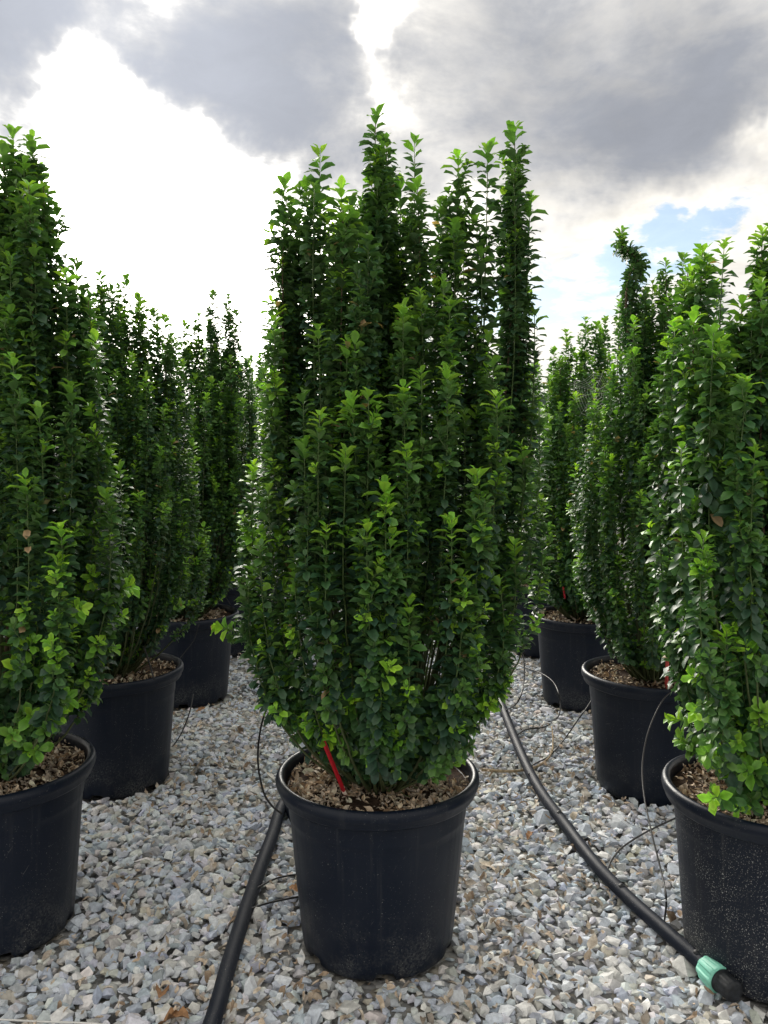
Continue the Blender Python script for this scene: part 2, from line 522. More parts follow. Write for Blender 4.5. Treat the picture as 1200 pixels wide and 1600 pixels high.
LEAF_HI = [leaf_template(3, w, c, f, tw, wv) for (w, c, f, tw, wv) in
           [(.31, .75, .25, .1, .01), (.28, 1.15, .20, -.15, .02), (.33, .95, .32, .2, -.02), (.29, 1.5, .12, .0, .02), (.31, .45, .38, -.2, .01), (.30, 1.2, .25, .25, -.03)]]
LEAF_LO = [leaf_template(2, w, c, f, tw, wv) for (w, c, f, tw, wv) in
           [(.34, .8, .30, .1, .0), (.32, 1.2, .2, -.15, .0), (.35, 1.0, .38, .2, .0)]]
LEAF_MIN = [leaf_template(1, w, c, f, tw, wv) for (w, c, f, tw, wv) in [(.36, .6, .30, .1, .0), (.34, 1.0, .2, -.15, .0)]]
DRY_T = [leaf_template(3, w, c, f, tw, wv, True) for (w, c, f, tw, wv) in
         [(.26, 1.3, .7, .5, .04), (.22, -1.0, .9, -.6, .05), (.28, 1.9, .4, .8, .05), (.2, .4, 1.1, .3, .03), (.27, -1.6, .5, -.9, .06), (.24, .2, .25, .2, .05)]]

OLD = np.array([(0.030, 0.076, 0.043), (0.037, 0.088, 0.043), (0.025, 0.064, 0.043), (0.045, 0.100, 0.038)])
MID = np.array([(0.048, 0.140, 0.036), (0.062, 0.165, 0.036), (0.040, 0.122, 0.040)])
NEW = np.array([(0.28, 0.55, 0.045), (0.21, 0.48, 0.050), (0.36, 0.62, 0.055)])


class Foliage:
    """Collects leaves: origin, axis, normal, length, colour."""
    def __init__(s): s.o, s.a, s.n, s.l, s.c, s.k = [], [], [], [], [], []; s.low = False

    def add(s, o, a, n, l, c):
        s.o.append(o); s.a.append(a); s.n.append(n); s.l.append(l); s.c.append(c); s.k.append(np.full(len(o), s.low))

    def cat(s):
        return [np.concatenate(v) for v in (s.o, s.a, s.n, s.l, s.c, s.k)]


def unit(v): return v / np.maximum(np.linalg.norm(v, axis=-1, keepdims=True), 1e-9)


def leafy(fo, P, bright, size, r, warm=0.0, tight=1.0, hang=0.0, head=0.0):
    """Opposite pairs of leaves along the polyline P (first point = tip, running down)."""
    seg = np.linalg.norm(np.diff(P, axis=0), axis=1); cum = np.concatenate([[0], np.cumsum(seg)])
    s = [0.003]; st = 0.006
    while s[-1] < cum[-1]:
        st = min(st * 1.25, (0.0088 + 0.0030 * r.rand()) * tight); s.append(s[-1] + st * r.uniform(.85, 1.15))
    s = np.array(s[:-1]); n = len(s)
    if n < 2: return
    pos = np.stack([np.interp(s, cum, P[:, k]) for k in range(3)], -1)
    eps = 0.01
    T = unit(np.stack([np.interp(np.maximum(s - eps, 0), cum, P[:, k]) - np.interp(np.minimum(s + eps, cum[-1]), cum, P[:, k]) for k in range(3)], -1))
    ref = np.array([0.3, 1.0, 0.1]); u = unit(np.cross(T, ref)); v = np.cross(T, u)
    ph0 = r.uniform(0, np.pi)
    for side in (0, 1):
        ph = ph0 + np.arange(n) * (np.pi / 2) + side * np.pi + r.normal(0, 0.28, n)
        rho = np.cos(ph)[:, None] * u + np.sin(ph)[:, None] * v
        age = np.clip(s / 0.16, 0, 1)
        al = np.radians(16 + 40 * np.clip(s / 0.05, 0, 1) ** .8 + (6 + 46 * hang) * np.clip((s - .05) / .25, 0, 1)) + r.normal(0, .20, n)
        ax = np.cos(al)[:, None] * T + np.sin(al)[:, None] * rho
        nn = np.sin(al)[:, None] * T - np.cos(al)[:, None] * rho
        ax = ax + np.array([0, 0, -1.0]) * (r.uniform(-.2, .12 + .3 * hang, n) * age)[:, None]
        ax = unit(ax); nn = nn + r.normal(0, .22, (n, 3)); nn = unit(nn - ax * (nn * ax).sum(1, keepdims=True))
        L = size * (0.52 + 0.48 * np.clip(s / 0.022, 0, 1)) * r.uniform(.74, 1.18, n) * (1 + head * np.clip(1.3 - s / .05, 0, 1))
        f_new = bright * np.clip(1.0 - (s - 0.018) / 0.045, 0, 1); f_mid = np.clip(1.0 - s / (0.20 + warm * .4), 0, 1) * (0.55 + 0.45 * bright) + warm * .35
        c = OLD[r.randint(0, len(OLD), n)] * r.uniform(.8, 1.2, (n, 1))
        md = MID[r.randint(0, len(MID), n)] * r.uniform(.85, 1.15, (n, 1)); nw = NEW[r.randint(0, len(NEW), n)] * r.uniform(.85, 1.1, (n, 1))
        f_mid = np.clip(f_mid, 0, 1)[:, None]; f_new = np.clip(f_new, 0, 1)[:, None]
        c = c * (1 - f_mid) + md * f_mid; c = c * (1 - f_new) + nw * f_new
        dead = r.rand(n) < 0.003
        c[dead] = (0.36, 0.25, 0.15)
        fo.add(pos + rho * 0.002, ax, nn, L, c)


def bez(P0, P1, P2, n):
    t = np.linspace(0, 1, n)[:, None]
    return (1 - t) ** 2 * P0 + 2 * t * (1 - t) * P1 + t ** 2 * P2


def tube(P, rad, seg=8, cap=True):
    """Sweep a circle along P; rad is a number or one per point. Quads as triangles."""
    P = np.asarray(P, float); n = len(P); rad = np.broadcast_to(np.asarray(rad, float), (n,))
    T = unit(np.gradient(P, axis=0)); ref = np.array([0.0, 0.0, 1.0]) if abs(T[:, 2]).mean() < .8 else np.array([0.2, 1.0, 0.0])
    u = unit(np.cross(T, ref)); v = np.cross(u, T)
    a = np.linspace(0, 2 * np.pi, seg, endpoint=False)
    V = P[:, None] + rad[:, None, None] * (np.cos(a)[None, :, None] * u[:, None] + np.sin(a)[None, :, None] * v[:, None])
    V = V.reshape(-1, 3); F = []
    for i in range(n - 1):
        for j in range(seg):
            p, q = i * seg + j, i * seg + (j + 1) % seg
            F += [(p, q, q + seg), (p, q + seg, p + seg)]
    if cap:
        V = np.vstack([V, P[0], P[-1]]); c0, c1 = len(V) - 2, len(V) - 1
        for j in range(seg):
            F += [(c0, (j + 1) % seg, j), (c1, (n - 1) * seg + j, (n - 1) * seg + (j + 1) % seg)]
    return V, np.array(F)


def catmull(pts, per=8):
    p = np.asarray(pts, float); p = np.vstack([2 * p[0] - p[1], p, 2 * p[-1] - p[-2]]); out = []
    for i in range(1, len(p) - 2):
        t = np.linspace(0, 1, per, endpoint=False)[:, None]
        a, b, c, d = p[i - 1], p[i], p[i + 1], p[i + 2]
        out.append(.5 * (2 * b + (c - a) * t + (2 * a - 5 * b + 4 * c - d) * t ** 2 + (3 * b - a - 3 * c + d) * t ** 3))
    return np.vstack(out + [p[-2][None]])


ENV_H = [0, .05, .09, .14, .19, .29, .54, .66, .85, 1.0]
ENV_R = [.18, .28, .42, .60, .77, .97, .96, .86, .72, .58]


def grow(center, ztop, rmax, heroes, r, nfill, ntop, size, lush=1.0, warm=0.0, hang=0.3, zmin=.07, tight=1.0):
    """All shoots of one shrub. heroes: (tip xyz, bright, kind). Returns foliage and the woody stems."""
    cx, cy = center; base_c = np.array([cx, cy, SOIL_Z - 0.01]); H = ztop - SOIL_Z
    fo = Foliage(); stems = []; twigs = []
    tips = []
    for (tip, br, kind) in heroes:
        tip = np.array(tip); tips.append((tip, br, kind))
        if kind == 'tall' and tip.ndim == 1:           # each spire is a tight bundle of shoots
            for j in range(2):
                tips.append((tip + np.array([r.normal(0, .018), r.normal(0, .02), -r.uniform(.05, .17)]), br * r.uniform(.3, 1.2), 'mate'))
    ga = 2.399963
    for i in range(nfill):
        h = zmin + (0.80 - zmin) * ((i + r.rand()) / nfill) ** 0.9
        th = i * ga + r.uniform(-.25, .25)
        rr = rmax * np.interp(h, ENV_H, ENV_R) * r.uniform(.80, 1.02)
        tips.append((base_c + np.array([rr * math.cos(th), rr * math.sin(th), h * H]), r.choice([0.25, 0.6, 1.0], p=[.30, .30, .40]), 'fill'))
    for i in range(ntop):
        h = r.uniform(.74, .99); th = i * ga + 1.0 + r.uniform(-.2, .2)
        rr = rmax * np.interp(h, ENV_H, ENV_R) * math.sqrt((i + .5) / ntop) * .9
        tips.append((base_c + np.array([rr * math.cos(th), rr * math.sin(th), h * H]), r.choice([.2, .6, .9]), 'top'))
    for q, (tip, br, kind) in enumerate(tips):
        bent = None
        if tip.ndim == 2: bent, tip = catmull(tip, 6), tip[-1]
        fo.low = kind == 'side'
        d = tip - base_c; hor = d.copy(); hor[2] = 0; rad = np.linalg.norm(hor)
        hd = hor / max(rad, 1e-6)
        b0 = base_c + hd * min(0.008 + rad * .13, .055) + np.array([r.uniform(-.018, .018), r.uniform(-.018, .018), 0])
        if kind == 'side':                             # arching sideways branch
            mid = np.array([*(b0[:2] * .45 + tip[:2] * .55), tip[2] + 0.02 * 0 - .03])
        else:
            over = 1.10 if d[2] > .5 else 1.0
            mid = np.array([cx + hor[0] * over * (1 if d[2] > .5 else .75), cy + hor[1] * over * (1 if d[2] > .5 else .75), b0[2] + d[2] * (.36 if d[2] > .5 else .50)])
        path = bez(b0, mid, tip, 26)
        path += np.cumsum(r.normal(0, .0022, path.shape), 0) * np.sin(np.linspace(0, np.pi, 26))[:, None]
        if bent is not None: path = np.vstack([path[:8] * .5 + bez(b0, (b0 + bent[0]) / 2, bent[0], 8) * .5, bent])
        Pd = path[::-1]                                # tip first
        seg = np.concatenate([[0], np.cumsum(np.linalg.norm(np.diff(Pd, axis=0), axis=1))])
        leafL = {'fill': r.uniform(.34, .60), 'top': 1.05, 'hero': r.uniform(.42, .62), 'tall': 1.15, 'mate': r.uniform(.45, .75), 'side': .26, 'thin': .9}[kind]
        leafL = min(leafL, seg[-1] * .90)
        k = seg <= leafL
        if k.sum() < 3: k[:4] = True
        wv = warm * r.uniform(.5, 1.5)
        leafy(fo, Pd[k], br, size * (1.24 if kind in ('tall', 'thin', 'top') else 1.02) * r.uniform(.9, 1.1), r, wv, tight * (1.0 if kind != 'thin' else 1.2), hang, .20 if kind in ('hero', 'side') else 0.0)
        # short laterals make the column dense below the tip
        if kind != 'thin' or True:
            s0 = .04 if kind != 'thin' else .25
            ss = s0 + r.exponential(.03)
            while ss < leafL:
                p0 = np.array([np.interp(ss, seg, Pd[:, c]) for c in range(3)])
                p1 = np.array([np.interp(max(ss - .02, 0), seg, Pd[:, c]) for c in range(3)]); tg = unit(p1 - p0)
                rd = r.normal(size=3); rd = unit(rd - tg * (rd @ tg))
                ll = r.uniform(.020, .060) * (1.0 if ss > .12 else .8) * (1.2 if kind == 'tall' else 1.0)
                e = p0 + (tg * .86 + rd * .55) * ll
                lp = bez(p0, p0 + rd * ll * .45 + tg * ll * .25, e, 6)[::-1]
                leafy(fo, lp, (.9 if r.rand() < .24 else .15) * (br > .3), size * r.uniform(.72, .98), r, wv, tight, hang)
                if tight <= 1.0: twigs.append(tube(lp[::2], .0012, 3, False))
                ss += r.exponential(.030 * tight / (lush * (1.5 if kind in ('tall', 'top') else 1.0))) + .006
        rb = .0085 if kind in ('tall', 'top', 'thin') else .0042
        rads = np.interp(np.linspace(0, 1, len(path)), [0, .5, 1], [rb, rb * .5, .0010])
        main = kind in ('tall', 'top') and len(stems) < 14
        st = tube(path, rads, 6 if main else 4) if (main or tight <= 1.0) else tube(path[::3], rads[::3], 3)
        if main: stems.append(st)
        else: twigs.append((*st, 1))
    return fo, stems, twigs


def bare_foot(o, keep, center):
    rad = np.hypot(o[:, 0] - center[0], o[:, 1] - center[1])
    return keep | (o[:, 2] > SOIL_Z + .046 + .20 * np.minimum(rad, .24))


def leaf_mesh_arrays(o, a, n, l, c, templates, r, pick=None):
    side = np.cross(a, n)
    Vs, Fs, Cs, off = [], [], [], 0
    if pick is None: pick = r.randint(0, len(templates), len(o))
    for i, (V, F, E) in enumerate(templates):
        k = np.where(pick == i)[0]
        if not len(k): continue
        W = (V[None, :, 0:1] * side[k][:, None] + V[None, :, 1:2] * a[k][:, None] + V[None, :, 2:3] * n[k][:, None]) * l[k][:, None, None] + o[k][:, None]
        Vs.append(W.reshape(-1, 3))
        Cs.append((c[k][:, None] * (0.92 + 0.38 * E[None, :, None] ** 2)).reshape(-1, 3))   # pale leaf margin, with the sheen of the curled edge put into the colour
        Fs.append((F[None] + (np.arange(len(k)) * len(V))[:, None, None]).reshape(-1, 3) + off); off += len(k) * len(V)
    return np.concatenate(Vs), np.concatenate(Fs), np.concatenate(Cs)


TWIG_C = np.array([0.10, 0.16, 0.045]); WOOD_C = np.array([0.085, 0.068, 0.042])
PALETTE = {}


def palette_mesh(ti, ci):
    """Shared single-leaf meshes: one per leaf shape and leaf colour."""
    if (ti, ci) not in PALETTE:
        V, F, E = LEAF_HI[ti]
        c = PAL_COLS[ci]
        PALETTE[(ti, ci)] = np_mesh('leaf', V, F, M_LEAF, c[None] * (0.92 + 0.38 * E[:, None] ** 2))  # pale margin and painted edge sheen share this tint
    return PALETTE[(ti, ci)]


PAL_COLS = np.array(list(OLD) + [OLD[0] * .8, OLD[1] * 1.2] + list(MID) + [(OLD[1] + MID[0]) / 2] + list(NEW) + [(MID[1] + NEW[1]) / 2, (.36, .25, .15)])


# ------------------------------------------------------------------ pots
def lathe(profile, seg, notch=None):
    V, F = [], []
    a = np.linspace(0, 2 * np.pi, seg, endpoint=False)
    for i, (rr, z) in enumerate(profile):
        zz = np.full(seg, z)
        if notch and i in notch: zz = zz + notch[i](a)
        V.append(np.stack([rr * np.cos(a), rr * np.sin(a), zz], -1))
    V = np.concatenate(V)
    for i in range(len(profile) - 1):
        for j in range(seg):
            p, q = i * seg + j, i * seg + (j + 1) % seg
            F.append((p, q, q + seg, p + seg))
    return V, np.array(F)


def build_pot_meshes():
    seg = 128

    def lift(amt):
        def f(a):
            d = (a - np.radians(-84) + np.pi / 6) % (np.pi / 3) - np.pi / 6
            return amt * (np.abs(d) < np.radians(6.5))
        return f
    prof = [(.176, .008), (.190, 0.0), (.1965, .003), (.2005, .010), (.2025, .026), (.2055, .05), (.212, .12), (.2185, .19), (.2255, .27), (.2315, .335),
            (.2330, .352), (.2346, .355), (.2353, .362), (.2385, .404), (.2400, .414)]
    Vb, Fb = lathe(prof, seg, {0: lift(.012), 1: lift(.020), 2: lift(.018), 3: lift(.013)})
    inner = [(.2400, .414), (.236, .43), (.234, .40), (.228, .33)]
    Vi, Fi = lathe(inner, seg)
    bot = len(Vb) + len(Vi)
    V = np.vstack([Vb, Vi]); F = np.vstack([Fb, Fi + len(Vb)])
    body = lambda mat: np_mesh('pot', V, F, mat)
    rim = [(.2395, .4125), (.2480, .4105), (.2570, .4125), (.2605, .4175), (.2625, .430), (.2675, .4345), (.2695, .442), (.2690, .451), (.2655, .4580), (.2600, .4615),
           (.2540, .4610), (.2490, .4570), (.2465, .450), (.2450, .42), (.2400, .405)]
    Vr, Fr = lathe(rim, seg)
    return body, (lambda mat: np_mesh('rim', Vr, Fr, mat))


BODY, RIM = build_pot_meshes()
POT_MESH = {'plain': (BODY(M_POT), RIM(M_POT)), 'dusty': (BODY(M_POT_DUSTY), RIM(M_POT))}


def soil_mesh(r):
    n, m = 14, 48; V = [(0, 0, SOIL_Z + .004)]; F = []
    for i in range(1, n + 1):
        rr = .2445 * i / n
        for j in range(m):
            a = 2 * np.pi * j / m
            x, y = rr * math.cos(a), rr * math.sin(a)
            z = SOIL_Z + .006 * (1 - (i / n) ** 2) + .004 * math.sin(x * 60 + 1) * math.cos(y * 55) + r.uniform(-.002, .002)
            V.append((x, y, z))
    for j in range(m): F.append((0, 1 + j, 1 + (j + 1) % m))
    for i in range(n - 1):
        for j in range(m):
            p, q = 1 + i * m + j, 1 + i * m + (j + 1) % m
            F += [(p, q, q + m), (p, q + m, p + m)]
    return np_mesh('soil', V, F, M_SOIL)


DRY_COLS = np.array([(.70, .57, .43), (.63, .50, .37), (.52, .42, .32), (.74, .64, .51), (.44, .31, .20), (.66, .59, .50), (.44, .38, .32)])


def mulch_mesh(r, n, size=.0185):
    rr = .238 * np.sqrt(r.rand(n)); a = r.uniform(0, 2 * np.pi, n)
    # mulch lies in drifts that leave some soil bare
    cov = np.sin(rr * 26 * np.cos(a) + r.uniform(0, 6)) + np.sin(rr * 31 * np.sin(a) + r.uniform(0, 6))
    k = cov > -1.05 + r.normal(0, .5, n); rr, a = rr[k], a[k]; n = len(rr)
    pos = np.stack([rr * np.cos(a), rr * np.sin(a), SOIL_Z + .006 + .010 * r.rand(n)], -1)
    rot = rot_mats(n, r, .5)
    cols = np.minimum(DRY_COLS[r.randint(0, len(DRY_COLS), n)] * r.uniform(.75, 1.35, (n, 1)), .82)
    V, F, C = place([(v - np.array([0, .5, 0]), f) for v, f, e in DRY_T], pos, rot, size * np.exp(r.normal(0, .3, n)), cols, r)
    return np_mesh('mulch', V, F, M_DRY, C)


SOILS = [soil_mesh(np.random.RandomState(s)) for s in (1, 2)]
MULCH_FAR = [mulch_mesh(np.random.RandomState(s), 420, .026) for s in (3, 4)]
ROWS = 'potted evergreen shrubs standing in rows on the gravel'


def pot_on(root, r, dusty=False, mulch=None, rot=0.0):
    b, rm = POT_MESH['dusty' if dusty else 'plain']
    p = link('pot', b, root); p.rotation_euler.z = rot
    link('rim', rm, p)
    link('soil', SOILS[r.randint(2)], root)
    m = link('mulch', mulch if mulch else MULCH_FAR[r.randint(2)], root); m['kind'] = 'stuff'
    if not mulch: m.rotation_euler.z = r.uniform(0, 6)


def shrub(center, label, ztop, rmax, heroes, seed, nfill=95, ntop=12, size=.035, hi=True, parts=300, lush=1.0, warm=0.0, hang=.3,
          dusty=False, mulch_n=1100, pot_rot=0.0, zmin=.07):
    tight = 1.0 if hi else 1.3
    r = np.random.RandomState(seed)
    root = link('potted_shrub', None); root.location = (center[0], center[1], 0)
    setp(root, label, 'potted shrub', ROWS)
    fo, stems, twigs = grow(center, ztop, rmax, heroes, r, nfill, ntop, size, lush, warm, hang, zmin, tight)
    loc = np.array([center[0], center[1], 0.0])
    o, a, n, l, c, low = fo.cat(); kf = bare_foot(o + a * l[:, None], low, center); o, a, n, l, c = o[kf] - loc, a[kf], n[kf], l[kf], c[kf]
    pick = r.randint(0, 6, len(o)) if hi else None
    part = np.zeros(len(o), bool)
    if parts:
        ctr = o + a * (l * .5)[:, None] + loc
        Yd = ctr[:, 1] * CP - (ctr[:, 2] - CAM_H) * SP; Up = (ctr[:, 2] - CAM_H) * CP + ctr[:, 1] * SP
        u = 600 + FPX * ctr[:, 0] / Yd; v = 800 - FPX * Up / Yd
        vw = unit(np.array([0, 0, CAM_H]) - ctr)
        area = l ** 2 * np.abs((n * vw).sum(1)) / Yd ** 2
        ok = (u > 4) & (u < 1196) & (v > 4) & (v < 1596)
        cell = (u // 9).astype(int) * 1000 + (v // 9).astype(int)
        order = np.lexsort((Yd, cell)); first = np.zeros(len(o), bool)
        cs = cell[order]; first[order[np.concatenate([[True], cs[1:] != cs[:-1]])]] = True
        idx = np.where(ok & first)[0]; idx = idx[np.argsort(-area[idx])][:parts]
        part[idx] = True
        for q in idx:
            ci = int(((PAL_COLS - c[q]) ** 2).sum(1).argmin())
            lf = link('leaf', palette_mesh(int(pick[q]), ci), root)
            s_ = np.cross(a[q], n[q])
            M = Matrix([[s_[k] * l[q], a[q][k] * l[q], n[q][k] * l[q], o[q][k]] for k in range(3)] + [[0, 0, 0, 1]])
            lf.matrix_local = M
    kk = ~part
    back = o[:, 1] > (.04 if hi else -.02)                # the side turned away gets simpler leaves
    Vs, Fs, Cs, off = [], [], [], 0
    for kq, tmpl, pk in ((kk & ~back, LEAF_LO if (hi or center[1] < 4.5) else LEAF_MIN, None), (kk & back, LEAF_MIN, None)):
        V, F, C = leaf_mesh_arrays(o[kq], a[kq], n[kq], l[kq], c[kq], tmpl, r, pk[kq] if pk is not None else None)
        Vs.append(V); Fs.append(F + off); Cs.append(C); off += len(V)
    for tw_ in twigs:
        tv, tf = tw_[:2]; cc = np.repeat(TWIG_C[None], len(tv), 0)
        if len(tw_) > 2:                               # long shoots: bark below, green wood above
            up = np.clip((np.arange(len(tv)) / len(tv) - .35) / .35, 0, 1)[:, None]; cc = WOOD_C[None] * (1 - up) + cc * up
        Vs.append(tv - loc); Fs.append(tf + off); Cs.append(cc); off += len(tv)
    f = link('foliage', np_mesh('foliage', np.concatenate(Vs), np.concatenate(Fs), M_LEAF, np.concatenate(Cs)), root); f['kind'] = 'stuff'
    for (tv, tf) in stems: link('stem', np_mesh('stem', tv - loc, tf, M_BARK), root)
    pot_on(root, r, dusty, mulch_mesh(np.random.RandomState(seed + 50), mulch_n) if mulch_n else None, pot_rot)
    return root, len(o)


def tips(center, lst):
    """Shoot tips read off the photograph: (px, py, depth from the shrub's middle, brightness of the tip, kind)."""
    return [(at(px, py, center[1] + dy), br, k) for (px, py, dy, br, k) in lst]


TALL, HERO, THIN, SIDE = 'tall', 'hero', 'thin', 'side'
H_C = [(587, 176, 0, .45, TALL), (604, 214, .05, .3, TALL), (648, 219, .08, .4, THIN), (500, 234, .05, .5, THIN), (716, 243, .03, .8, TALL),
       (804, 197, 0, .4, TALL), (762, 230, .03, .5, THIN), (445, 284, -.02, .5, TALL), (478, 287, .06, .4, TALL), (533, 292, -.08, 1., TALL),
       (536, 325, -.16, 1., TALL), (625, 282, .1, .4, TALL), (652, 285, -.06, .6, TALL), (690, 318, .1, .3, TALL), (828, 308, .02, .4, THIN), (745, 342, .04, .3, THIN),
       (562, 332, .1, .4, TALL), (752, 392, -.02, .5, THIN), (835, 488, .0, .3, THIN), (812, 330, .0, .3, TALL), (794, 300, .04, .2, TALL), (590, 290, -.03, .3, TALL), (455, 330, .03, .2, TALL),
       (497, 510, -.22, .7, HERO), (555, 526, -.25, .9, HERO), (630, 480, -.25, .8, HERO), (656, 455, -.2, .7, HERO), (703, 470, -.22, .5, HERO),
       (762, 524, -.14, .5, HERO), (697, 578, -.30, .7, HERO), (576, 613, -.33, .7, HERO), (630, 604, -.34, .9, HERO), (550, 623, -.33, .7, HERO),
       (500, 648, -.33, .8, HERO), (776, 618, -.28, .9, HERO), (450, 548, 0, .4, HERO), (425, 590, -.05, .5, HERO), (770, 560, -.2, .4, HERO),
       (476, 690, -.3, .6, HERO), (540, 706, -.36, .8, HERO), (635, 700, -.37, 1., HERO), (745, 736, -.33, 1., HERO), (396, 726, -.1, 1., HERO),
       (430, 642, -.15, .7, HERO), (815, 696, -.15, .9, HERO), (842, 640, 0, .4, HERO), (600, 756, -.38, .9, HERO), (573, 818, -.40, 1., HERO),
       (610, 832, -.39, .9, HERO), (706, 812, -.37, 1., HERO), (510, 822, -.36, .9, HERO), (803, 850, -.2, .9, HERO), (386, 822, -.1, 1., HERO),
       (398, 886, -.14, 1., HERO), (846, 780, 0, .5, HERO), (420, 760, -.2, .6, HERO), (640, 938, -.38, 1., HERO), (600, 972, -.38, 1., HERO),
       (722, 897, -.36, .7, HERO), (734, 960, -.33, .9, HERO), (551, 1092, -.28, 1., SIDE), (637, 1083, -.28, 1., SIDE), (755, 1097, -.2, .9, SIDE),
       (485, 1132, -.2, 1., SIDE), (515, 1140, -.22, 1., SIDE), (582, 1158, -.24, 1., SIDE), (336, 980, -.10, 1., SIDE), (413, 1100, -.15, .9, SIDE), (412, 1000, -.15, .8, SIDE),
       (660, 1120, -.2, .5, SIDE), (700, 1090, -.24, .4, SIDE), (540, 1180, -.2, .3, SIDE), (738, 1128, -.1, .5, SIDE), (702, 1162, -.17, .4, SIDE), (662, 1172, -.2, .3, SIDE), (600, 1192, -.22, .3, SIDE), (455, 1118, -.05, .4, SIDE), (735, 1165, .0, .3, SIDE)]
H_L1 = [(20, 206, 0, .4, TALL), (50, 216, .03, .5, TALL), (4, 232, -.05, .4, TALL), (68, 292, .02, .5, TALL), (45, 290, -.16, .8, TALL), (86, 384, 0, .3, THIN),
        (118, 408, .05, .3, TALL), (102, 424, -.1, 1., HERO), (150, 528, -.1, .8, HERO), (138, 470, 0, .4, TALL), (40, 745, -.33, 1., HERO), (95, 822, -.33, 1., HERO), (90, 872, -.34, 1., HERO),
        (160, 690, -.1, .5, HERO), (165, 768, -.16, .7, HERO), (206, 916, -.12, 1., SIDE), (30, 1042, -.26, 1., SIDE), (76, 1050, -.25, 1., SIDE), (186, 730, -.02, .5, HERO),
        (20, 560, -.28, .6, HERO), (60, 640, -.3, .5, HERO), (172, 838, -.1, .9, HERO), (128, 950, -.25, .9, SIDE), (50, 1118, -.24, .7, SIDE), (18, 1150, -.24, .5, SIDE), (108, 1092, -.16, .8, SIDE), (150, 1082, -.06, .6, SIDE), (62, 1172, -.22, .4, SIDE), (190, 962, -.08, .8, SIDE), (178, 1012, -.05, .7, SIDE), (110, 600, -.22, .4, HERO), (15, 400, -.2, .6, HERO), (30, 310, -.1, .6, TALL)]
H_L2 = [(157, 428, 0, .4, TALL), (196, 433, .05, .4, TALL), (216, 464, 0, .5, TALL), (241, 487, .05, .4, TALL), (256, 494, 0, .5, TALL), (180, 500, -.1, .6, TALL),
        (272, 528, .05, .4, TALL), (205, 552, -.2, .9, HERO), (228, 588, -.22, 1., HERO), (150, 540, -.1, .5, HERO), (255, 640, -.2, .5, HERO), (318, 820, 0, 1., HERO),
        (218, 770, -.3, .9, HERO), (300, 690, .05, .6, HERO), (280, 775, -.1, .8, HERO), (285, 945, -.1, .6, SIDE), (250, 700, -.25, .6, HERO), (110, 500, 0, .4, TALL), (130, 470, .1, .3, TALL)]
H_L3 = [(333, 456, 0, .2, TALL), (356, 463, .03, .2, TALL), (369, 486, 0, .2, TALL), (310, 492, 0, .4, TALL), (288, 506, -.05, .4, TALL), (329, 502, .1, .3, TALL), (385, 562, 0, .3, TALL),
        (322, 616, -.3, 1., HERO), (380, 626, -.2, .8, HERO), (398, 640, 0, .4, HERO), (300, 620, -.2, .5, HERO), (345, 600, -.15, .4, HERO), (345, 530, .0, .3, TALL), (360, 560, -.1, .4, TALL)]
H_R1 = [(1192, 362, 0, .7, TALL), (1132, 378, .05, .6, THIN), (1098, 390, .05, .7, TALL), (1075, 420, .1, .6, TALL), (1160, 470, -.1, .7, TALL), (1125, 530, -.22, .9, TALL), (1055, 505, -.05, .8, HERO),
        (1168, 592, -.3, 1., HERO), (1115, 520, -.25, .7, HERO), (1085, 490, -.15, .6, TALL), (1190, 440, -.15, .6, TALL), (1136, 985, -.28, 1., HERO), (1080, 1058, -.2, 1., SIDE), (1085, 1112, -.23, 1., SIDE),
        (1112, 1248, -.25, 1., SIDE), (1050, 1122, -.05, .6, SIDE), (1040, 560, 0, .5, HERO), (1065, 700, -.2, .5, HERO), (1180, 700, -.32, .6, HERO), (1100, 840, -.3, .6, HERO), (1150, 1160, -.26, .6, SIDE), (1102, 1178, -.22, .5, SIDE), (1165, 1205, -.24, .5, SIDE), (1062, 1155, -.1, .5, SIDE), (1192, 1110, -.26, .6, SIDE), (1035, 650, .0, .4, HERO)]
H_R2 = [(1040, 408, 0, .5, TALL), (1068, 398, .05, .5, TALL), (1096, 392, .05, .5, TALL), (1020, 440, .0, .4, TALL), (1045, 462, -.1, .6, TALL),
        (1010, 452, -.05, .3, TALL), (990, 500, -.15, .8, HERO), (992, 548, -.2, .8, HERO), (955, 600, -.05, .7, HERO), (930, 630, 0, .7, HERO), (945, 700, -.15, .6, HERO), (1010, 600, -.25, .4, HERO),
        (965, 870, -.2, .9, HERO), (930, 880, -.1, .6, HERO), (915, 760, 0, .6, HERO), (1000, 720, -.3, .4, HERO), (1120, 440, .1, .5, TALL)]
H_R3 = [(915, 497, 0, .5, TALL), (886, 517, 0, .6, TALL), (866, 546, 0, .6, TALL), (946, 497, .05, .4, TALL), (932, 505, 0, .5, TALL), (899, 616, -.3, 1., HERO), (860, 590, -.05, .7, HERO), (925, 560, -.15, .7, HERO),
        (893, 700, -.28, .9, HERO), (848, 640, 0, .7, HERO), (880, 770, -.2, .8, HERO), (845, 720, 0, .7, HERO), (875, 560, -.1, .5, TALL)]

